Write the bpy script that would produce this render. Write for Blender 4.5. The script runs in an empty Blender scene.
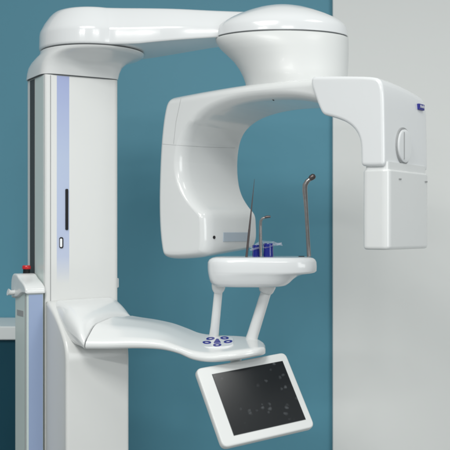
import bpy, math, random
from mathutils import Vector, Matrix
from mathutils.bvhtree import BVHTree
from mathutils.geometry import tessellate_polygon
random.seed(3)
C = bpy.context.scene.collection
D, F, H = 2.4, 960.0, 1.45          # camera distance, focal length in photo pixels, eye height

def at(px, py, Y):
    k = (D + Y) / F
    return Vector(((px - 225) * k, Y, H - (py - 230) * k))

# ------------------------------------------------------------------ materials
def mat(name, col, rough=.4, metal=0, coat=0, bump=0, bscale=60, spec=.5, var=0, trans=0, alpha=1, vscale=6, aniso=None):
    m = bpy.data.materials.new(name); m.use_nodes = True
    nt = m.node_tree; b = nt.nodes['Principled BSDF']
    b.inputs['Base Color'].default_value = (*col, 1)
    b.inputs['Roughness'].default_value = rough
    b.inputs['Metallic'].default_value = metal
    b.inputs['Coat Weight'].default_value = coat
    b.inputs['Coat Roughness'].default_value = .06
    b.inputs['Specular IOR Level'].default_value = spec
    b.inputs['Transmission Weight'].default_value = trans
    b.inputs['Alpha'].default_value = alpha
    tc = nt.nodes.new('ShaderNodeTexCoord')
    if var:
        n = nt.nodes.new('ShaderNodeTexNoise'); n.inputs['Scale'].default_value = vscale; n.inputs['Detail'].default_value = 5
        r = nt.nodes.new('ShaderNodeMapRange'); r.inputs['To Min'].default_value = 1 - var; r.inputs['To Max'].default_value = 1 + var
        mx = nt.nodes.new('ShaderNodeMix'); mx.data_type = 'RGBA'; mx.blend_type = 'MULTIPLY'; mx.inputs[0].default_value = 1
        mx.inputs[6].default_value = (*col, 1)
        nt.links.new(tc.outputs['Object'], n.inputs['Vector']); nt.links.new(n.outputs['Fac'], r.inputs['Value'])
        nt.links.new(r.outputs['Result'], mx.inputs[7]); nt.links.new(mx.outputs[2], b.inputs['Base Color'])
        r2 = nt.nodes.new('ShaderNodeMapRange'); r2.inputs['To Min'].default_value = max(0, rough - .07); r2.inputs['To Max'].default_value = rough + .07
        nt.links.new(n.outputs['Fac'], r2.inputs['Value']); nt.links.new(r2.outputs['Result'], b.inputs['Roughness'])
    if bump:
        n = nt.nodes.new('ShaderNodeTexNoise'); n.inputs['Scale'].default_value = bscale; n.inputs['Detail'].default_value = 4
        bp = nt.nodes.new('ShaderNodeBump'); bp.inputs['Strength'].default_value = bump; bp.inputs['Distance'].default_value = .002
        nt.links.new(tc.outputs['Object'], n.inputs['Vector']); nt.links.new(n.outputs['Fac'], bp.inputs['Height'])
        nt.links.new(bp.outputs['Normal'], b.inputs['Normal'])
    return m

WHITE = mat('white_enamel', (.74, .755, .755), .2, coat=.4, bump=.02, bscale=30, var=.015)
SATIN = mat('satin_white_shell', (.70, .715, .71), .42, coat=.06, bump=.03, bscale=40, var=.02)
WARM  = mat('warm_white_panel', (.69, .70, .69), .3, coat=.15, bump=.03, bscale=45, var=.03)
TINT  = mat('pale_green_trim', (.60, .68, .66), .35, coat=.1, var=.02)
BRIGHT= mat('bright_white_plastic', (.77, .787, .80), .17, coat=.4, var=.012)
SEAM  = mat('seam_gasket', (.10, .11, .115), .6, var=.1)
SOFTSEAM = mat('panel_gap', (.33, .34, .345), .6, var=.05)
SLATE = mat('slate_rubber', (.06, .07, .075), .6, spec=.3, var=.08)
BLACK = mat('black_plastic', (.008, .008, .010), .45, spec=.25, var=.1)
BLUE  = mat('lilac_blue_panel', (.30, .385, .58), .3, coat=.2, var=.03)
NAVY  = mat('navy_print', (.012, .015, .24), .4, var=.1)
RED   = mat('red_plastic', (.55, .008, .012), .3, coat=.3, var=.05)
STEEL = mat('brushed_steel', (.36, .345, .34), .33, metal=1, bump=.15, bscale=260, var=.14, vscale=90)
DSTEEL= mat('dark_steel', (.13, .11, .11), .4, metal=.8, var=.15, vscale=90)
TEAL  = mat('teal_wall_paint', (.100, .312, .415), .55, bump=.12, bscale=90, var=.06, vscale=1.5)
GREYW = mat('pale_grey_wall_paint', (.85, .86, .845), .6, bump=.1, bscale=70, var=.02, vscale=1.5)
DTEAL = mat('dark_teal_laminate', (.008, .062, .095), .6, spec=.2, var=.06)
COUNT = mat('white_laminate', (.76, .79, .79), .45, var=.02)
FLOORM= mat('grey_vinyl', (.30, .31, .31), .5, var=.08)
CLEAR = mat('clear_film', (.78, .82, .95), .08, coat=1, trans=.75, alpha=.34)
BLUEP = mat('blue_translucent_plastic', (.008, .02, .32), .08, coat=.6, trans=.4)
PALEW = mat('pale_blue_window', (.40, .47, .54), .2, coat=.4, var=.02)

# blue stripe whose print runs out towards its lower end
STRIPE = mat('lilac_stripe', (.3, .4, .62), .3, coat=.15)
nt = STRIPE.node_tree; b = nt.nodes['Principled BSDF']
tc = nt.nodes.new('ShaderNodeTexCoord'); sp = nt.nodes.new('ShaderNodeSeparateXYZ'); cr = nt.nodes.new('ShaderNodeValToRGB')
nt.links.new(tc.outputs['Generated'], sp.inputs[0]); nt.links.new(sp.outputs['Z'], cr.inputs[0]); nt.links.new(cr.outputs[0], b.inputs['Base Color'])
cr.color_ramp.elements[0].color = (.69, .70, .69, 1); cr.color_ramp.elements[1].color = (.30, .36, .62, 1)
e = cr.color_ramp.elements.new(.13); e.color = (.46, .52, .68, 1)
e = cr.color_ramp.elements.new(.25); e.color = (.42, .49, .68, 1)
e = cr.color_ramp.elements.new(.6); e.color = (.40, .48, .66, 1)

# dark glossy screen with finger smudges
SCREEN = mat('screen_glass', (.008, .009, .011), .2, spec=.42)
nt = SCREEN.node_tree; b = nt.nodes['Principled BSDF']
tc = nt.nodes.new('ShaderNodeTexCoord'); v = nt.nodes.new('ShaderNodeTexVoronoi'); v.inputs['Scale'].default_value = 48
n = nt.nodes.new('ShaderNodeTexNoise'); n.inputs['Scale'].default_value = 16; n.inputs['Detail'].default_value = 6
cr = nt.nodes.new('ShaderNodeValToRGB'); cr.color_ramp.elements[0].position = .05; cr.color_ramp.elements[1].position = .26
cr.color_ramp.elements[0].color = (1, 1, 1, 1); cr.color_ramp.elements[1].color = (0, 0, 0, 1)
cr2 = nt.nodes.new('ShaderNodeValToRGB'); cr2.color_ramp.elements[0].position = .44; cr2.color_ramp.elements[1].position = .62
mu = nt.nodes.new('ShaderNodeMath'); mu.operation = 'MULTIPLY'
mx = nt.nodes.new('ShaderNodeMix'); mx.data_type = 'RGBA'
mx.inputs[6].default_value = (.010, .012, .014, 1); mx.inputs[7].default_value = (.11, .12, .13, 1)
dn = nt.nodes.new('ShaderNodeTexNoise'); dn.inputs['Scale'].default_value = 60
va = nt.nodes.new('ShaderNodeVectorMath'); va.operation = 'MULTIPLY_ADD'; va.inputs[1].default_value = (.012, .012, .012)
nt.links.new(tc.outputs['Object'], dn.inputs['Vector']); nt.links.new(dn.outputs['Color'], va.inputs[0]); nt.links.new(tc.outputs['Object'], va.inputs[2])
nt.links.new(va.outputs[0], v.inputs['Vector']); nt.links.new(tc.outputs['Object'], n.inputs['Vector'])
nt.links.new(v.outputs['Distance'], cr.inputs[0]); nt.links.new(n.outputs['Fac'], cr2.inputs[0])
nt.links.new(cr.outputs[0], mu.inputs[0]); nt.links.new(cr2.outputs[0], mu.inputs[1])
nt.links.new(mu.outputs[0], mx.inputs[0]); nt.links.new(mx.outputs[2], b.inputs['Base Color'])

# ------------------------------------------------------------------ mesh helpers
class MB:
    def __init__(s): s.v = []; s.f = []
    def loft(s, rings, cap0=True, cap1=True, closed=True):
        o = len(s.v); n = len(rings[0])
        for r in rings: s.v += [Vector(p) for p in r]
        for i in range(len(rings) - 1):
            for j in range(n if closed else n - 1):
                a = o + i*n + j; b = o + i*n + (j+1) % n
                s.f.append((a, b, b + n, a + n))
        for use, base in ((cap0, o), (cap1, o + (len(rings)-1)*n)):
            if not use: continue
            if n < 9: s.f.append(tuple(base + j for j in range(n))); continue
            for tri in tessellate_polygon([[s.v[base+j] for j in range(n)]]):
                if len(set(tri)) == 3: s.f.append(tuple(base + j for j in tri))
        return s
    def box(s, o, ax, ay, az):           # corner + three edge vectors
        o, ax, ay, az = map(Vector, (o, ax, ay, az))
        r = [[o, o+ax, o+ax+ay, o+ay], [o+az, o+ax+az, o+ax+ay+az, o+ay+az]]
        return s.loft(r)
    def tube(s, pts, rad, n=16):
        pts = [Vector(p) for p in pts]
        if not isinstance(rad, (list, tuple)): rad = [rad]*len(pts)
        rings = []; prev = None
        for i, p in enumerate(pts):
            d = (pts[min(i+1, len(pts)-1)] - pts[max(i-1, 0)]).normalized()
            if prev is None:
                u = d.orthogonal().normalized()
            else:
                u = (prev - d*prev.dot(d)).normalized()
            prev = u; w = d.cross(u)
            rings.append([p + rad[i]*(math.cos(2*math.pi*k/n)*u + math.sin(2*math.pi*k/n)*w) for k in range(n)])
        return s.loft(rings)
    def build(s, name, material, parent=None, bevel=0, seg=3, subsurf=0, smooth=True, wn=True, angle=None):
        lo = Vector([min(p[i] for p in s.v) for i in range(3)]); hi = Vector([max(p[i] for p in s.v) for i in range(3)])
        c = (lo + hi) / 2
        me = bpy.data.meshes.new(name); me.from_pydata([p - c for p in s.v], [], s.f); me.update()
        import bmesh
        bm = bmesh.new(); bm.from_mesh(me); bmesh.ops.recalc_face_normals(bm, faces=bm.faces)
        if angle is not None:
            for ed in bm.edges:
                if len(ed.link_faces) == 2 and ed.calc_face_angle() > math.radians(angle): ed.smooth = False
        bm.to_mesh(me); bm.free()
        for p in me.polygons: p.use_smooth = smooth
        me.materials.append(material)
        o = bpy.data.objects.new(name, me); C.objects.link(o)
        o.location = c
        if parent is not None:
            o.parent = parent; o.location = c - wloc(parent)
        if subsurf:
            m = o.modifiers.new('sub', 'SUBSURF'); m.levels = m.render_levels = subsurf
        if bevel:
            m = o.modifiers.new('bev', 'BEVEL'); m.width = bevel; m.segments = seg; m.limit_method = 'ANGLE'; m.angle_limit = math.radians(25)
        if wn and not subsurf:
            m = o.modifiers.new('wn', 'WEIGHTED_NORMAL'); m.keep_sharp = True
        return o
def wloc(o):
    l = Vector(o.location)
    while o.parent: o = o.parent; l = l + Vector(o.location)
    return l
def thing(name, label, cat, loc, group=None):
    o = bpy.data.objects.new(name, None); C.objects.link(o); o.location = loc; o.empty_display_size = .1
    return tag(o, label, cat, group)
def tag(o, label, cat, group=None):
    o['label'] = label; o['category'] = cat
    if group: o['group'] = group
    return o

def fillet(pts, r, n=6):                 # pts: 2-D/3-D; r: number or list; quadratic corner rounding
    pts = [Vector(p) for p in pts]; N = len(pts); out = []
    for i, p in enumerate(pts):
        a, b = pts[i-1], pts[(i+1) % N]
        ri = r[i] if isinstance(r, (list, tuple)) else r
        la, lb = (a-p).length, (b-p).length
        if ri <= 0: out.append(p); continue
        q0 = p + (a-p)/la*min(ri, la*.498); q1 = p + (b-p)/lb*min(ri, lb*.498)
        for k in range(n+1):
            t = k/n; out.append(q0*(1-t)**2 + p*2*t*(1-t) + q1*t*t)
    return out
def inset(pts, d):                       # pts 2-D closed; inset towards the inside
    N = len(pts); A = sum(pts[i-1].x*pts[i].y - pts[i].x*pts[i-1].y for i in range(N)) / 2
    sg = 1 if A > 0 else -1; out = []
    for i, p in enumerate(pts):
        e1 = (p - pts[i-1]); e2 = (pts[(i+1) % N] - p)
        if e1.length < 1e-7: e1 = e2
        if e2.length < 1e-7: e2 = e1
        n1 = Vector((-e1.y, e1.x)).normalized()*sg; n2 = Vector((-e2.y, e2.x)).normalized()*sg
        m = (n1+n2); m = m.normalized() if m.length > 1e-6 else n1
        k = max(.5, m.dot(n1)); out.append(p + m*d/k)
    for _ in range(40):                  # collapse edges the inset turned round
        bad = 0
        for i in range(N):
            j = (i+1) % N
            if (out[j]-out[i]).dot(pts[j]-pts[i]) < -1e-12:
                q = (out[i]+out[j])/2; out[i] = q.copy(); out[j] = q.copy(); bad = 1
        if not bad: break
        out2 = [(out[i-1]+out[i]*2+out[(i+1) % N])/4 if (out[i]-out[i-1]).length < 1e-9 or (out[(i+1) % N]-out[i]).length < 1e-9 else out[i] for i in range(N)]
        out = out2
    return out
def slab(mb, prof, fn, t0, t1, r0, r1=None, seg=5):   # rounded extrusion of a 2-D profile; fn(p, t) -> world
    r1 = r0 if r1 is None else r1; rings = []
    for k in range(seg+1):
        a = math.pi/2*k/seg
        q = inset(prof, r0*(1-math.sin(a))) if r0 else prof
        rings.append([fn(p, t0 + r0*(1-math.cos(a))) for p in q])
        if not r0: break
    for k in range(seg+1):
        a = math.pi/2*(1-k/seg)
        q = inset(prof, r1*(1-math.sin(a))) if r1 else prof
        rings.append([fn(p, t1 - r1*(1-math.cos(a))) for p in q])
        if not r1: break
    return mb.loft(rings)

def circle(cx, cy, rx, ry=None, n=64):
    ry = ry or rx
    return [Vector((cx + rx*math.cos(2*math.pi*k/n), cy + ry*math.sin(2*math.pi*k/n))) for k in range(n)]
def zmap(p, z): return Vector((p.x, p.y, z))

# ------------------------------------------------------------------ the machine
PH = math.radians(30)
E = Vector((math.cos(PH), math.sin(PH), 0)); B = Vector((-math.sin(PH), math.cos(PH), 0)); UP = Vector((0, 0, 1))
C0 = Vector((-.45, 0, 0))
def col(e, b, z): return C0 + E*e + B*b + UP*z
colmid = col(.1, .055, 0)
unit = thing('dental_xray_machine', 'white panoramic dental x-ray machine with rotating arch, chin rest and tilted touch screen', 'x-ray machine', colmid)

ZT = H + .390     # top of column
# column
pl = [Vector((p.x, p.y)) for p in (col(0,0,0), col(.2,0,0), col(.2,.15,0), col(0,.15,0))]
prof = fillet(pl, [.006, .012, .02, .02], 5)
mb = MB(); mb.loft([[zmap(p, .04) for p in prof], [zmap(p, ZT) for p in prof]])
column = mb.build('column', WARM, unit, angle=40)
mb = MB(); slab(mb, inset(fillet([Vector((p.x, p.y)) for p in (col(-.08,-.26,0), col(.32,-.26,0), col(.32,.2,0), col(-.08,.2,0))], .04, 6), 0), zmap, .002, .04, 0, .01)
mb.build('base_plate', WHITE, unit, angle=50)
# trim strips on the column, each a hair proud of its face
MB().box(col(.031,-.00015,H-.135), E*.033, B*.0015, UP*(.39+.135-.001)).build('colour_stripe', STRIPE, column, wn=False, smooth=False)
MB().box(col(.0135,-.0008,.05), E*.0018, B*.003, UP*(ZT-.052)).build('panel_seam', SOFTSEAM, column, smooth=False, wn=False)
mb = MB(); slab(mb, fillet([(.0535,-.0), (.0605,-.0), (.0605,.104), (.0535,.104)], .0030, 5),
     lambda p, t: col(p.x, t, H+p.y), -.0030, .002, 0); mb.build('card_slot', BLACK, column, smooth=False, wn=False)
mb = MB(); slab(mb, fillet([(.0375,-.046), (.0475,-.046), (.0475,-.018), (.0375,-.018)], .005, 5), lambda p, t: col(p.x, t, H+p.y), -.0024, .002, 0)
mb.build('key_switch', BLACK, column, smooth=False, wn=False)
mb = MB(); slab(mb, fillet([(.0382,-.043), (.0440,-.043), (.0440,-.0215), (.0382,-.0215)], .003, 5), lambda p, t: col(p.x, t, H+p.y), -.0036, .002, 0)
mb.build('key_switch_cap', BRIGHT, column, smooth=False, wn=False)
MB().box(col(-.0008,.078,.3), E*.004, B*.036, UP*(ZT-.302)).build('side_slot', SLATE, column, smooth=False, wn=False)
MB().box(col(-.0005,.012,.3), E*.003, B*.062, UP*(ZT-.302)).build('side_trim', TINT, column, smooth=False, wn=False)
MB().box(col(.2,.02,H-.152), E*.010, B*.03, UP*.026).build('side_lug', WHITE, column, bevel=.003)

# cap on the column: rectangular foot flowing into a round bearing
NC = 96
def rrect_ring(z, grow):
    # resampled rounded rectangle by angle around colmid
    ring = []
    hx, hy = .1 + grow, .075 + grow
    for k in range(NC):
        a = 2*math.pi*k/NC; c, s = math.cos(a), math.sin(a); n = 7
        r = (abs(c/hx)**n + abs(s/hy)**n)**(-1/n)
        p = col(.1 + r*c, .075 + r*s, 0); ring.append(Vector((p.x, p.y, z)))
    return ring
BC = Vector((-.345, .10, 0)); BR = .134
def circ_ring(z, r, c=BC):
    return [Vector((c.x + r*math.cos(2*math.pi*k/NC + PH), c.y + r*math.sin(2*math.pi*k/NC + PH), z)) for k in range(NC)]
def mixr(a, b, t): return [p.lerp(q, t) for p, q in zip(a, b)]
rr, cc = rrect_ring(0, .006), circ_ring(0, BR)
rings = []
for z, t in ((.392, .0), (.394, .012), (.408, .06), (.422, .15), (.434, .34), (.443, .62), (.448, .86), (.452, .97), (.4575, 1.0)):
    rings.append([Vector((p.x, p.y, H+z)) for p in mixr(rr, cc, t)])
MB().loft(rings).build('column_cap', WHITE, unit, angle=50)
MB().loft([rrect_ring(ZT, .003), rrect_ring(H+.3925, .003)]).build('cap_seam', SEAM, unit, smooth=False, wn=False)
MB().loft([circ_ring(H+.457, BR-.003), circ_ring(H+.4615, BR-.003)]).build('bearing_seam', SEAM, unit, smooth=False, wn=False)

# overhead arm
HC = Vector((.1425, 0, 0)); HR = .165
out = []
for k in range(0, 41): # arc round the column end, from near side to far side
    a = math.radians(-62 - k*(205/40)); out.append(Vector((BC.x + .137*math.cos(a), BC.y + .137*math.sin(a))))
out += [Vector(p) for p in ((-.20, .19), (-.08, .135), (.0, .10), (.10, .08), (.19, .05), (.20, 0), (.17, -.02), (.06, -.022), (-.03, -.024), (-.12, -.034), (-.20, -.03))]
prof = fillet(out, .2, 3)
rings = []
for z, d in ((.4605, .004), (.462, .001), (.467, 0), (.492, .0005), (.500, .002), (.515, .012), (.528, .024), (.535, .032), (.539, .039), (.541, .046), (.5415, .052)):
    rings.append([zmap(p, H+z) for p in inset(prof, d)])
rings = [[Vector((p.x, p.y, p.z + .020*(.4+.6*max(0, min(1, (.12-p.x)/.40)))*max(0, (p.z-H-.48)/.0615) + .017*max(0, min(1, (p.x+.22)/.2))*max(0, 1-(p.z-H-.4605)/.05))) for p in r_] for r_ in rings]
MB().loft(rings).build('overhead_arm', BRIGHT, unit, angle=60)

# rotation hub: lid and funnel
def ring(z, l, r, cy=0, n=80, ys=1.0):
    cx, rx = (l+r)/2, (r-l)/2
    return [Vector((cx + rx*math.cos(2*math.pi*k/n), cy + ys*rx*math.sin(2*math.pi*k/n), H+z)) for k in range(n)]
lid = []
for z, d in ((.464, .002), (.4655, 0), (.486, .002), (.497, .006), (.508, .015), (.519, .030), (.531, .052), (.543, .078), (.553, .105), (.559, .130), (.562, .150), (.5625, .163)):
    lid.append(ring(z + .016*(.5625-z)/.098, -.0225+d, .3075-d, ys=.64))
MB().loft(lid).build('hub_lid', BRIGHT, unit, angle=60)
MB().loft([ring(.4765, -.019, .304, ys=.64), ring(.4808, -.019, .304, ys=.64)]).build('hub_seam', SEAM, unit, smooth=False, wn=False)
fun = [ring(a[0] + .016*max(0, (a[0]-.39)/.071), a[1], a[2], ys=1-.36*max(0, (a[0]-.37)/.091)) for a in ((.461, -.0225, .3075), (.459, -.0235, .3085), (.452, -.021, .3085), (.442, -.012, .3085), (.430, .004, .3085), (.416, .022, .308), (.400, .036, .307), (.385, .045, .306), (.368, .051, .305), (.345, .054, .304), (.330, .054, .304))]
MB().loft(fun[::-1]).build('hub_funnel', SATIN, unit, angle=60)

# rotating arch -------------------------------------------------
TH = math.radians(35)
S = Vector((math.cos(TH), -math.sin(TH), 0)); T = Vector((math.sin(TH), math.cos(TH), 0))
O = Vector((.1425, 0, 0))
def arch(p, t): return O + S*p.x + T*t + UP*(H + p.y)
def face(px, py, t):                     # point of the photograph on the arch's own plane t -> (s, z)
    u = (px-225)/F; w = -(py-230)/F      # X = u*(D+Y), z = w*(D+Y)
    # O.x + S.x s + T.x t = u (D + S.y s + T.y t)
    s = (u*(D + T.y*t) - O.x - T.x*t) / (S.x - u*S.y)
    return Vector((s, w*(D + S.y*s + T.y*t)))
def faces(pts, t): return [face(a, b, t) for a, b in pts]
TF, TBK = -.12, .12
pts = [(157.5,247),(155.5,225),(155,195),(156.5,150),(159.5,118),(164,97),(176,94.5),(205,89),(245,82.5),(280,79),(312,77),(345,77.5),(357,81),(361,90),(360,102),(354,109),(343,110),
       (328,106),(300,99),(270,98),(240,101),(215,108),(199,118),(190,131),(186.5,150),(186.5,172),(189.5,190),(197,204),(205,213),(206,232),(205.5,250),(201,258),(185,260),(168,260.5),(160,258)]
rad = [.2]*len(pts); rad[pts.index((205,213))] = .016
prof = fillet(faces(pts, TF), rad, 5)
def archmap(p, t):
    q = p.copy(); k = (t - TF)/(TBK-TF)
    if q.y < 0: q.y += k*.020*min(1, -q.y/.05)
    if -.232 < q.x < -.10 and -.02 < q.y < .27:   # inner wall splays open towards the front
        q.x -= .022*(1-k)*math.sin(math.pi*min(1, max(0, (q.y-.045)/.24)))
    return arch(q, t)
mb = MB(); rings = []
for k in range(9):                       # deep soft rounding towards the front, tighter at the back
    q = math.pi/2*k/8; rings.append([archmap(p, TF + .040*(1-math.cos(q))) for p in inset(prof, .021*(1-math.sin(q)))])
for k in range(1, 4): rings.append([archmap(p, TF+.04 + .17*k/3.) for p in prof])
for k in range(1, 8):
    q = math.pi/2*(1-k/7); rings.append([archmap(p, TBK - .017*(1-math.cos(q))) for p in inset(prof, .017*(1-math.sin(q)))])
mb.loft(rings); archmb = mb
arm = mb.build('rotating_arch', WHITE, unit, angle=55)
# seams on the front face of the sensor column
def strip(pts, w, t, mfn, h=.0012):
    mb = MB()
    for a, b in zip(pts[:-1], pts[1:]):
        d = (b-a).normalized(); n = Vector((-d.y, d.x))*w/2
        mb.loft([[mfn(q, t) for q in (a-n, b-n, b+n, a+n)], [mfn(q, t+h*2) for q in (a-n, b-n, b+n, a+n)]])
    return mb
tree = BVHTree.FromPolygons(archmb.v, archmb.f)
def seam(px, rad, m, name):              # fine bead lying on the arch surface
    cp = Vector((0, -D, H)); hits = []
    for (a0, b0), (a1, b1) in zip(px[:-1], px[1:]):
        n = max(2, int(math.hypot(a1-a0, b1-b0)))
        for k in range(n):
            q = at(a0+(a1-a0)*k/n, b0+(b1-b0)*k/n, 0)
            h = tree.ray_cast(cp, (q-cp).normalized())
            if h[0] is not None: hits.append(h[0])
    MB().tube(hits, rad, 8).build(name, m, arm, wn=False)
seam([(181,98.5),(176,122),(173.5,145)], .00042, SOFTSEAM, 'housing_seam')
seam([(159.5,143.8),(173.5,145),(205,147),(236,148)], .00035, SOFTSEAM, 'housing_seam')
seam([(273,99.6),(274.5,101)], .0018, SLATE, 'screw')

# tube head: proud cover at the outer end of the arch
pts = [(311,76.2),(345,75.8),(372,76.3),(380,79),(383,90),(383.5,120),(384,150),(384,166),(372,166.5),(360.5,166),(360.5,150),(359.5,139),(355,129.5),(347,122.5),(336,118),(322,114.5),(317.5,105),(313,92),(310.3,84)]
prof = fillet(faces(pts, TF-.012), [.012,.2,.2,.012,.2,.2,.2,.010,.2,.010]+[.2]*5+[.010,.2,.2,.2], 5)
def headmap(p, t):
    q = p.copy(); k = max(0, (t - TF)/(TBK-TF))
    if q.y > .15 : q.y -= .020*k**2*min(1, (q.y-.15)/.15)
    return arch(q, t)
mb = MB(); rings = []
ts = [TF-.012, TBK+.004]
slabt = []
r = .008
for k in range(6):
    a = math.pi/2*k/5; slabt.append((ts[0] + r*(1-math.cos(a)), r*(1-math.sin(a))))
for k in range(1, 8): slabt.append((ts[0]+r + (ts[1]-ts[0]-2*r-.02)*k/8, 0))
r = .03
for k in range(8):
    a = math.pi/2*(1-k/7); slabt.append((ts[1] - r*(1-math.cos(a)), r*(1-math.sin(a))*.8))
for t, d in slabt: rings.append([headmap(p, t) for p in inset(prof, d)])
mb.loft(rings)
mb.build('tube_head_cover', BRIGHT, arm, angle=50)
R0 = face(384, 140, TF-.012).x
# lower tube housing box
a = face(362, 169.5, TF-.008); c = face(388.5, 250, TF-.008)
def planring(grow, z):
    pr = fillet([(a.x, TF-.008), (c.x, TF-.008), (c.x-.001, .107), (a.x, .107)], [.014, .018, .03, .02], 6)
    return [O + S*p.x + T*p.y + UP*(H+z) for p in inset(pr, grow)]
z0, z1 = c.y, a.y
rr_ = [planring(.006, z0), planring(.003, z0+.0012), planring(.001, z0+.004), planring(0, z0+.008), planring(0, z1-.006), planring(.002, z1-.002), planring(.006, z1)]
MB().loft(rr_).build('tube_housing', WHITE, arm, angle=50)
MB().loft([planring(.005, z1-.001), planring(.005, z1+.016)]).build('housing_joint', WHITE, arm, smooth=False, wn=False)
# side dial with dark recess
def outer(sx, t, z): return O + S*sx + T*t + UP*(H+z)
dc_t, dc_z = -.034, .190
def disc(s0, s1, r, rt=None):
    rt = r if rt is None else rt
    def rg(sv, q): return [outer(sv, dc_t + q*.92*math.cos(2*math.pi*k/48), dc_z + q*math.sin(2*math.pi*k/48)) for k in range(48)]
    return MB().loft([rg(s0, r), rg(s1, r), rg(s1+.0015, rt)])
disc(R0-.02, R0+.0012, .0425, .0418).build('dial_recess', SOFTSEAM, arm, angle=40)
disc(R0-.02, R0+.0060, .0375, .0340).build('dial', BRIGHT, arm, angle=50)
MB().box(outer(R0+.004, dc_t-.012, dc_z-.031), S*.0045, T*.0035, UP*.062).build('dial_slot', SOFTSEAM, arm, bevel=.0008)
# shelf lines moulded into the side
MB().box(outer(R0-.004, -.095, .113), S*.0075, T*.18, UP*.004).build('side_ledge', BRIGHT, arm, bevel=.0015)
for tt in (-.075, .07):
    MB().box(outer(c.x-.004, tt, z1-.022), S*.0055, T*.012, UP*.003).build('clip', SOFTSEAM, arm, bevel=.0006)
# maker's badge: navy tab with pale mark
bz = .282; bt = .052
MB().box(outer(R0-.004, bt, bz), S*.0065, T*.030, UP*.014).build('badge', NAVY, arm, bevel=.001)
mb = MB()
for i in range(4): mb.box(outer(R0+.002, bt+.006+i*.007, bz+.005), S*.0012, T*.0035, UP*(.005 if i % 2 else .0065))
mb.build('badge_mark', BRIGHT, arm, smooth=False, wn=False)
# sensor column details on the inner face: window and small aim light
def inner(px, py, pxs=None): return None
si = face(206, 235, TF).x
MB().box(outer(si-.003, -.045, -.030), S*.004, T*.115, UP*.024).build('sensor_window', PALEW, arm, bevel=.001)
mb = MB(); mb.tube([outer(si-.004, -.085, -.0185), outer(si+.0012, -.085, -.0185)], .0042, 20); mb.build('aim_light', BLACK, arm, angle=40)
# screw under arch
q = face(283, 101, TF); 

# ------------------------------------------------------------------ carriage, shoulder, support arm
KO = -.15
# side profile (b, z) extruded along E
prof = [(KO, -1.35), (.0-.001, -1.35), (-.001, -.178), (-.02, -.180), (-.07, -.205), (-.12, -.245), (KO, -.285)]
prof = fillet(prof, [.004, 0, 0, .02, .2, .2, .03], 5)
mb = MB()
def cmap(p, t): return col(t, p.x, H+p.y)
slab(mb, prof, cmap, .0, .163, .008, .008, 4)
carriage = mb.build('carriage_column', WARM, unit, angle=50)

def quadring(pts, r=.35, n=5, bulge=0):   # rounded section; bulge lifts the middle of its top
    u_ = Vector((-.55, -.35, .75))*bulge; pts = [pts[0], pts[0].lerp(pts[1], .30) + u_*.9, pts[0].lerp(pts[1], .66) + u_*.8, *pts[1:]]
    L = min((pts[i]-pts[i-1]).length for i in range(6))*1.6
    return fillet(pts, L*r, n)
def smooth_rings(keys, m=6):             # Catmull-Rom through key sections
    out = []
    for i in range(len(keys)-1):
        k0 = keys[max(i-1, 0)]; k1 = keys[i]; k2 = keys[i+1]; k3 = keys[min(i+2, len(keys)-1)]
        for j in range(m):
            t = j/m
            out.append([0.5*((2*b_) + (c_-a_)*t + (2*a_-5*b_+4*c_-d_)*t*t + (3*b_-a_-3*c_+d_)*t**3) for a_, b_, c_, d_ in zip(k0, k1, k2, k3)])
    out.append(keys[-1]); return out
keys = [
  [at(49,301,.0), at(119,296.5,.10), at(119,345,.10), at(49,345,.0)],
  [at(53,303,-.03), at(121,298,.095), at(121,343,.095), at(53,345,-.03)],
  [at(64,311,-.09), at(127,304,.08), at(127,338,.08), at(65,347,-.09)],
  [at(77,327,-.14), at(131,311,.065), at(131,334,.065), at(77,349,-.14)],
  [at(84.5,341,-.155), at(132.5,315.5,.055), at(132.5,330,.055), at(83.5,350,-.155)]]
MB().loft(smooth_rings([quadring(k, .49, 6, b_) for k, b_ in zip(keys, (.0, .006, .016, .027, .030))], 8)).build('shoulder', WHITE, unit, angle=70)
k = keys[-1]
ka = quadring([at(85,341.6,-.153), at(132.6,315.9,.053), at(132.6,329,.05), at(84,349,-.152)], .45, 6, .029)
kb = quadring([at(87,341.6,-.153), at(136.6,316.0,.053), at(136.6,329,.05), at(86,349,-.152)], .45, 6, .029)
MB().loft([ka, kb]).build('shoulder_seam', SEAM, unit, smooth=False, wn=False)
keys = [   # near-top, far-top, far-bottom, near-bottom
  [at(86,341,-.155), at(135.6,315.6,.055), at(135.6,330,.055), at(84.5,350,-.155)],
  [at(104,341,-.155), at(143,316.8,.055), at(143,331,.055), at(104,350,-.155)],
  [at(135,340,-.155), at(158,319,.055), at(158,333,.055), at(135,349.5,-.155)],
  [at(160,342,-.155), at(174,322.5,.05), at(174,336,.05), at(160,350.5,-.155)],
  [at(178,347,-.155), at(188,327.5,.045), at(188,340,.045), at(178,354.5,-.155)],
  [at(193,352,-.150), at(201,332,.04), at(201,344,.04), at(193,361,-.150)],
  [at(212,354,-.145), at(218,333.8,.035), at(218,346,.035), at(212,363.5,-.145)],
  [at(238,351,-.14), at(239,334.8,.03), at(239,346,.03), at(238,361,-.14)],
  [at(256,348.5,-.125), at(254,337,.015), at(254,347,.015), at(256,357.5,-.125)],
  [at(263.5,348,-.10), at(262,341,-.02), at(262,350,-.02), at(263.5,355.5,-.10)],
  [at(265.5,349,-.08), at(265,345,-.04), at(265,350,-.04), at(265.5,354,-.08)]]
sup = MB().loft(smooth_rings([quadring(k, .49, 6, b_) for k, b_ in zip(keys, (.031, .026, .018, .011, .005, .002, 0, 0, 0, 0, 0))], 8)).build('support_arm', WHITE, unit, angle=70)
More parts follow.
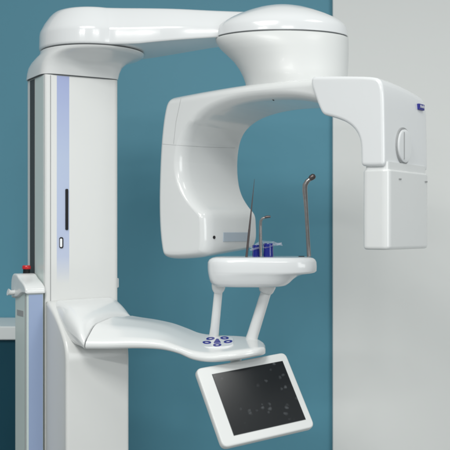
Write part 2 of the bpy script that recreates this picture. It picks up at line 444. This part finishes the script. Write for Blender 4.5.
# control symbols printed on the sloping top: five ovals and a triangle between them
nt_, ft_ = at(215,353.9,-.145), at(220,333.8,.035)
n2_, f2_ = at(238,351,-.14), at(239,334.8,.03)
def top(u, v):                            # u along the arm, v from near to far
    return nt_.lerp(n2_, u).lerp(ft_.lerp(f2_, u), v)
du = (top(.5, .5)-top(0, .5)); dv = (top(0, 1)-top(0, 0)); nn = du.cross(dv).normalized()
if nn.z < 0: nn = -nn
XU = du.normalized(); XV = (dv - XU*dv.dot(XU)).normalized()
cen = top(-.02, .53) + nn*.0010
# drop the pad just onto the surface
padm = MB()
def onpad(x, y, h): return cen + XU*x + XV*y + nn*h
slab(padm, fillet([(-.040,-.048), (.040,-.048), (.040,.048), (-.040,.048)], .03, 8), lambda p, t: onpad(p.x, p.y, t), -.004, .0024, 0, .0018)
pad = padm.build('control_pad', BRIGHT, unit, angle=60)
def oval(cx, cy, a, b, rot=0, lw=.0022):
    mb = MB(); n = 32; R_ = []
    def P(q, k, h):
        x = (a+q)*math.cos(2*math.pi*k/n); y = (b+q)*math.sin(2*math.pi*k/n)
        return onpad(cx + x*math.cos(rot)-y*math.sin(rot), cy + x*math.sin(rot)+y*math.cos(rot), h)
    R_ = [[P(q, k, h) for k in range(n)] for q, h in ((0,.0024), (0,.0036), (-lw,.0036), (-lw,.0024), (0,.0024))]
    mb.loft(R_, False, False); return mb
for cx, cy, rt in ((-.0255,-.006,.5), (-.017,.029,-.4), (.0,-.032,0), (.018,.029,.4), (.0265,-.006,-.5)):
    oval(cx, cy, .0100, .0125, rt, .0052).build('button_outline', NAVY, pad, smooth=False, wn=False)
mb = MB(); mb.loft([[onpad(x, y, h) for x, y in ((-.0085,-.012), (.0085,-.012), (.0025,.022), (-.0025,.022))] for h in (.0024, .0038)])
mb.build('arrow_symbol', NAVY, pad, smooth=False, wn=False)

# posts and chin rest
mb = MB(); mb.tube([at(213.5,339,.012), at(215,326,.002), at(218.5,290,-.025), at(219,284,-.03)], [.0125, .0112, .0105, .0105], 24); mb.build('post', WHITE, unit, angle=60)
mb = MB(); mb.tube([at(250.5,342,-.002), at(253,334,-.006), at(266,292,-.03), at(268,284,-.035)], [.0155, .0142, .0132, .0132], 24); mb.build('post', WHITE, unit, angle=60)
mb = MB(); mb.tube([at(218,291.5,-.024), at(218.2,289.5,-.026), at(218.6,286,-.028), at(219,280,-.033)], [.0125, .0155, .0175, .0180], 24); mb.build('post_collar', WHITE, unit, angle=60)
mb = MB(); mb.tube([at(265.5,292.5,-.03), at(266.1,290.5,-.031), at(267.3,286.5,-.034), at(268,280,-.038)], [.0155, .0185, .0210, .0215], 24); mb.build('post_collar', WHITE, unit, angle=60)
YC = -.03
def plate(py, xl, xr, hd, n=88, e=3.5):
    l = at(xl, py, YC); r_ = at(xr, py, YC); cx = (l.x+r_.x)/2; rx = (r_.x-l.x)/2; out = []
    for k in range(n):
        a = 2*math.pi*k/n; c, s = math.cos(a), math.sin(a); q = (abs(c)**e + abs(s)**e)**(-1/e)
        out.append(Vector((cx + rx*q*c, YC + hd*q*s, l.z)))
    return out
rg = [plate(*a) for a in ((286.4,226,272,.045), (286,219,281,.055), (284.8,213.5,286,.063), (282,210.5,289.5,.068), (278.5,209.3,293,.072), (275.5,208.6,297.5,.075), (273.8,208.3,303,.077), (273,208.1,310,.078),
      (272,208,314,.079), (270.5,207.8,315.8,.080), (266,207.6,316,.080), (261.8,207.8,315.7,.080), (259.4,209.3,314.6,.078), (257.8,212,312.6,.075), (257.0,215.5,309.8,.071), (256.7,220,306,.065))]
chin = MB().loft(rg).build('chin_rest', BRIGHT, unit, angle=70)
zt = rg[-1][0].z
def ontop(px, Y): p = at(px, 257, Y); return Vector((p.x, Y, zt))
mb = MB(); slab(mb, circle(ontop(301.5,-.02).x, -.02, .0075, .0075, 24), zmap, zt-.002, zt+.0015, 0); mb.build('rod_socket', BLACK, chin, smooth=False, wn=False)

# monitor hung under the arm
m0 = at(195.6, 368.4, -.15)
e1 = Vector((.8843, .4560, .1006)).normalized(); e2 = Vector((.3274, -.4519, -.8298)).normalized(); en = e1.cross(e2).normalized()
if en.y > 0: en = -en
W_, H_ = .246, .200
def mon(x, y, d): return m0 + e1*x + e2*y - en*d
pr = fillet([(0,0), (W_,0), (W_,H_), (0,H_)], .016, 7)
mb = MB()
rings = []
for d, i_ in ((0, .0045), (.0008, .0022), (.0022, .0008), (.005, 0), (.014, 0), (.017, .0015), (.022, .012), (.026, .03)):
    rings.append([mon(p.x, p.y, d) for p in inset(pr, i_)])
monitor = mb.loft(rings).build('monitor', SATIN, unit, angle=50)
sx0, sx1, sy0, sy1 = W_*.145, W_*.925, H_*.115, H_*.885
MB().box(mon(sx0-.001, sy0-.001, .001), e1*(sx1-sx0+.002), e2*(sy1-sy0+.002), en*.0016).build('screen_gasket', SEAM, monitor, smooth=False, wn=False)
MB().box(mon(sx0, sy0, .001), e1*(sx1-sx0), e2*(sy1-sy0), en*.0022).build('screen', SCREEN, monitor, smooth=False, wn=False)
mb = MB(); mb.tube([mon(W_*.42, H_*.35, .020), mon(W_*.42, H_*.25, .045), at(236, 354, -.03)], [.016, .014, .014], 20); mb.build('monitor_bracket', WHITE, unit, angle=60)

# ------------------------------------------------------------------ side control box with emergency stop
K2 = Vector((-.4885, -.03, 0))
def bx(e, b, z): return K2 + E*e + B*b + UP*z
pl = [Vector((p.x, p.y)) for p in (bx(0,0,0), bx(.0425,0,0), bx(.0425,.10,0), bx(0,.10,0))]
pr = fillet(pl, [.005, .004, .008, .008], 4)
zb = H - .158
mb = MB(); mb.loft([[zmap(p, .3) for p in pr], [zmap(p, zb) for p in pr]])
boxo = mb.build('side_control_box', TINT, unit, angle=40)
MB().box(bx(.004,-.0012,.32), E*.036, B*.003, UP*(zb-.322)).build('blue_panel', BLUE, boxo, smooth=False, wn=False)
MB().box(bx(-.0008,.028,zb-.058), E*.003, B*.050, UP*.014).build('rating_label', SOFTSEAM, boxo, smooth=False, wn=False)
MB().box(bx(-.0014,.010,.3), E*.003, B*.003, UP*(zb-.302)).build('panel_seam', SOFTSEAM, boxo, smooth=False, wn=False)
# sloping cover: side profile in (b, z), rises to the back
prf = fillet([(-.006,-.001), (-.006,.012), (.010,.024), (.048,.036), (.066,.046), (.100,.046), (.114,.024), (.112,-.018), (.06,-.014), (.03,-.001)], [.003,.01,.2,.2,.012,.01,.2,.01,.2,.2], 5)
mb = MB(); slab(mb, [Vector((p.x, p.y)) for p in prf], lambda p, t: bx(t, p.x, zb+.0015+p.y), -.006, .046, .005, .005, 4)
cov = mb.build('control_box_cover', WHITE, unit, angle=50)
mb = MB(); slab(mb, inset([Vector((p.x, p.y)) for p in prf], .004), lambda p, t: bx(t, p.x, zb-.0015+p.y), -.003, .043, 0); mb.build('cover_seam', SEAM, unit, smooth=False, wn=False)
bc = bx(.027, .086, zb+.047)
def rnd(z0, z1, r0, r1, n=28): return [[bc + Vector((r*math.cos(2*math.pi*k/n), r*math.sin(2*math.pi*k/n), z)) for k in range(n)] for z, r in ((z0, r0), (z1, r1))]
stop = MB().loft(rnd(-.002, .011, .0092, .0088)).build('emergency_stop', BLACK, unit, angle=40)
MB().loft(rnd(.011, .0125, .0100, .0110) + rnd(.0175, .0205, .0110, .0090)).build('push_button', RED, stop, angle=50)
mb = MB(); mb.tube([bx(.0,.085,zb+.0), bx(-.014,.085,zb-.001), bx(-.022,.085,zb+.001)], [.006, .006, .009], 18); mb.build('side_knob', WHITE, unit, angle=50)

# ------------------------------------------------------------------ loose instruments on the chin rest
a = ontop(246.5, -.05)
t_ = thing('dental_probe', 'thin dark tapering metal probe, leftmost instrument standing on the chin rest', 'dental probe', a)
mb = MB(); top_ = at(254.5, 179, -.05)
mb.tube([a, a.lerp(top_, .35)], [.0030, .0028], 14); mb.build('handle', DSTEEL, t_, angle=60)
mb = MB(); mb.tube([a.lerp(top_, .35), a.lerp(top_, .6), a.lerp(top_, .85), top_], [.0027, .0017, .0009, .0004], 12); mb.build('point', DSTEEL, t_, angle=60)

a = ontop(261, -.045)
t_ = thing('mouth_mirror', 'short shiny metal instrument with a bent tip in the blue plastic holder', 'dental instrument', a)
mb = MB(); mb.tube([a + UP*.001, at(260.5,240,-.045), at(260.5,226,-.045)], [.0036, .0040, .0036], 16); mb.build('handle', STEEL, t_, angle=60)
mb = MB(); mb.tube([at(260.5,226,-.045), at(260.8,221,-.046), at(262.5,218.3,-.047), at(265,217.4,-.048)], [.0036, .0034, .0030, .0026], 16); mb.build('neck', STEEL, t_, angle=60)
mb = MB(); mb.tube([at(264.6,217.5,-.048), at(267,216.8,-.049), at(270.5,216.6,-.05)], [.0028, .0034, .0026], 16); mb.build('tip', DSTEEL, t_, angle=60)

a = ontop(309, -.02)
t_ = thing('support_rod', 'tall grey metal rod with bent dark tip at right end of chin rest', 'metal rod', a)
mb = MB(); mb.tube([a, at(308,240,-.02), at(306.6,215,-.02), at(305.5,198,-.02)], [.0052, .0048, .0048, .0056], 18); mb.build('shaft', STEEL, t_, angle=60)
mb = MB(); mb.tube([at(305.5,199,-.02), at(304.8,190,-.02), at(305.1,185,-.021), at(307.5,181,-.022), at(310,179,-.023)], [.0058, .0064, .0064, .0058, .0050], 18); mb.build('elbow', STEEL, t_, angle=60)
mb = MB(); mb.tube([at(309.4,179.6,-.023), at(311,178,-.023), at(313.6,176.2,-.024), at(315,175.4,-.024)], [.0046, .0070, .0072, .0040], 18); mb.build('tip', DSTEEL, t_, angle=60)

a = ontop(264, -.04)
t_ = thing('instrument_holder', 'small blue translucent plastic holder wrapped in clear film behind the bent instrument', 'plastic holder', a)
def cup(px, w, ht, Y, name):
    c = ontop(px, Y); mb = MB(); rg = []
    for z, r in ((0, .96), (.004, 1), (ht*.55, .93), (ht*.9, 1.0), (ht, .9)):
        rg.append([Vector((c.x + w*r*math.cos(2*math.pi*k/20)*(1+.06*math.sin(k*2.1)), Y + w*.9*r*math.sin(2*math.pi*k/20), zt + z)) for k in range(20)])
    return mb.loft(rg).build(name, BLUEP, t_, angle=60)
cup(256.3, .0095, .029, -.03, 'block'); cup(268.4, .0125, .033, -.033, 'block')
mb = MB(); n = 9; vv = []
for i in range(n):
    rr2 = []
    for j in range(n):
        u, v = i/(n-1), j/(n-1)
        p = at(251 + 31*u, 250 - 8*math.sin(u*3.1+.3)*v - 7*u*u, -.045 + .028*v)
        rr2.append(p + Vector((random.uniform(-1,1), random.uniform(-1,1), random.uniform(-1,1)))*.0034)
    vv.append(rr2)
mb.loft(vv, False, False, closed=False)
fo = mb.build('film', CLEAR, t_, smooth=False, wn=False); sm = fo.modifiers.new('sol', 'SOLIDIFY'); sm.thickness = .0004

# ------------------------------------------------------------------ the room seen behind
def wall(name, x0, x1, y0, y1, z0, z1, m, label, cat):
    o = MB().box((x0, y0, z0), (x1-x0, 0, 0), (0, y1-y0, 0), (0, 0, z1-z0)).build(name, m, None, smooth=False, wn=False)
    return tag(o, label, cat)
YW = .85
xw = at(333, 200, YW-.02).x
wall('teal_wall', -2.6, xw+.3, YW, YW+.1, 0, 2.9, TEAL, 'plain teal blue painted wall behind the x-ray machine', 'wall')
wall('pale_wall', xw, 2.6, YW-.02, YW-.003, 0, 2.9, GREYW, 'plain pale grey wall section to the right of the teal wall', 'wall')
x1 = at(90, 300, .6).x; zc = at(0, 317.5, YW).z; zd = at(0, 340, .55).z
t_ = thing('counter', 'low counter with a thick white edge and dark front at the far left', 'counter', ((-2.0+x1)/2, .7, 0))
MB().box((-2.0, .55, zd), (x1+2.0, 0, 0), (0, YW-.552, 0), (0, 0, zc-zd)).build('worktop', COUNT, t_, bevel=.004)
MB().box((-1.98, .565, .08), (x1+1.96, 0, 0), (0, YW-.57, 0), (0, 0, zd-.0805)).build('cabinet_front', DTEAL, t_, bevel=.002)
f = MB().box((-4, -4, -.05), (8, 0, 0), (0, 5, 0), (0, 0, .05)).build('floor', FLOORM, None, smooth=False, wn=False)
f['kind'] = 'structure'

# ------------------------------------------------------------------ light
w = bpy.data.worlds.new('World'); bpy.context.scene.world = w; w.use_nodes = True
nt = w.node_tree; bg = nt.nodes['Background']
tc = nt.nodes.new('ShaderNodeTexCoord'); sp = nt.nodes.new('ShaderNodeSeparateXYZ'); mr = nt.nodes.new('ShaderNodeMapRange')
mr.inputs['From Min'].default_value = -.3; mr.inputs['From Max'].default_value = .8
cr = nt.nodes.new('ShaderNodeValToRGB')
cr.color_ramp.elements[0].color = (.35, .38, .40, 1); cr.color_ramp.elements[1].color = (.80, .85, .84, 1)
nt.links.new(tc.outputs['Generated'], sp.inputs[0]); nt.links.new(sp.outputs['Z'], mr.inputs['Value'])
nt.links.new(mr.outputs['Result'], cr.inputs[0]); nt.links.new(cr.outputs[0], bg.inputs['Color'])
bg.inputs['Strength'].default_value = .56

def lamp(name, loc, target, sx, sy, power, colr):
    l = bpy.data.lights.new(name, 'AREA'); l.shape = 'RECTANGLE'; l.size = sx; l.size_y = sy; l.energy = power; l.color = colr
    o = bpy.data.objects.new(name, l); C.objects.link(o); o.location = loc
    o.rotation_euler = (Vector(target) - Vector(loc)).to_track_quat('-Z', 'Y').to_euler()
    return o
lamp('overhead_lamp', (-.45, -1.7, 2.85), (-.45, -1.7, 0), .80, .80, 32, (1, .99, .96))
lamp('overhead_lamp', (1.0, -.80, 2.85), (1.0, -.80, 0), .42, .42, 5, (1, .99, .96))  # added lamp, unseen; its reflection puts the grey gradient on the screen
for lx, ly, pw in ((-1.42, -3.3, 12), (-1.02, -3.3, 12), (.35, -3.3, 11), (.75, -3.3, 11)):
    lamp('overhead_lamp', (lx, ly, 2.85), (lx, ly, 0), .24, .24, pw, (1, .99, .96))
lamp('side_fill_lamp', (2.3, -2.6, 1.9), (.3, 0, 1.4), 1.2, 1.4, 19, (.98, 1, 1))  # added fill lamp out of view, not a window; brightens the right

# ------------------------------------------------------------------ camera
cd = bpy.data.cameras.new('camera'); cam = bpy.data.objects.new('camera', cd); C.objects.link(cam)
cam.location = (0, -D, H); cam.rotation_euler = (math.pi/2, 0, 0)
cd.sensor_width = 36; cd.lens = 36*F/450; cd.shift_y = 5/450; cd.clip_end = 50; cd.clip_start = .05
cd.dof.use_dof = True; cd.dof.focus_distance = D - .05; cd.dof.aperture_fstop = 6.0
sc = bpy.context.scene; sc.camera = cam
sc.cycles.filter_width = 2.0
sc.view_settings.view_transform = 'Standard'; sc.view_settings.look = 'None'; sc.view_settings.exposure = .14; sc.view_settings.gamma = 1
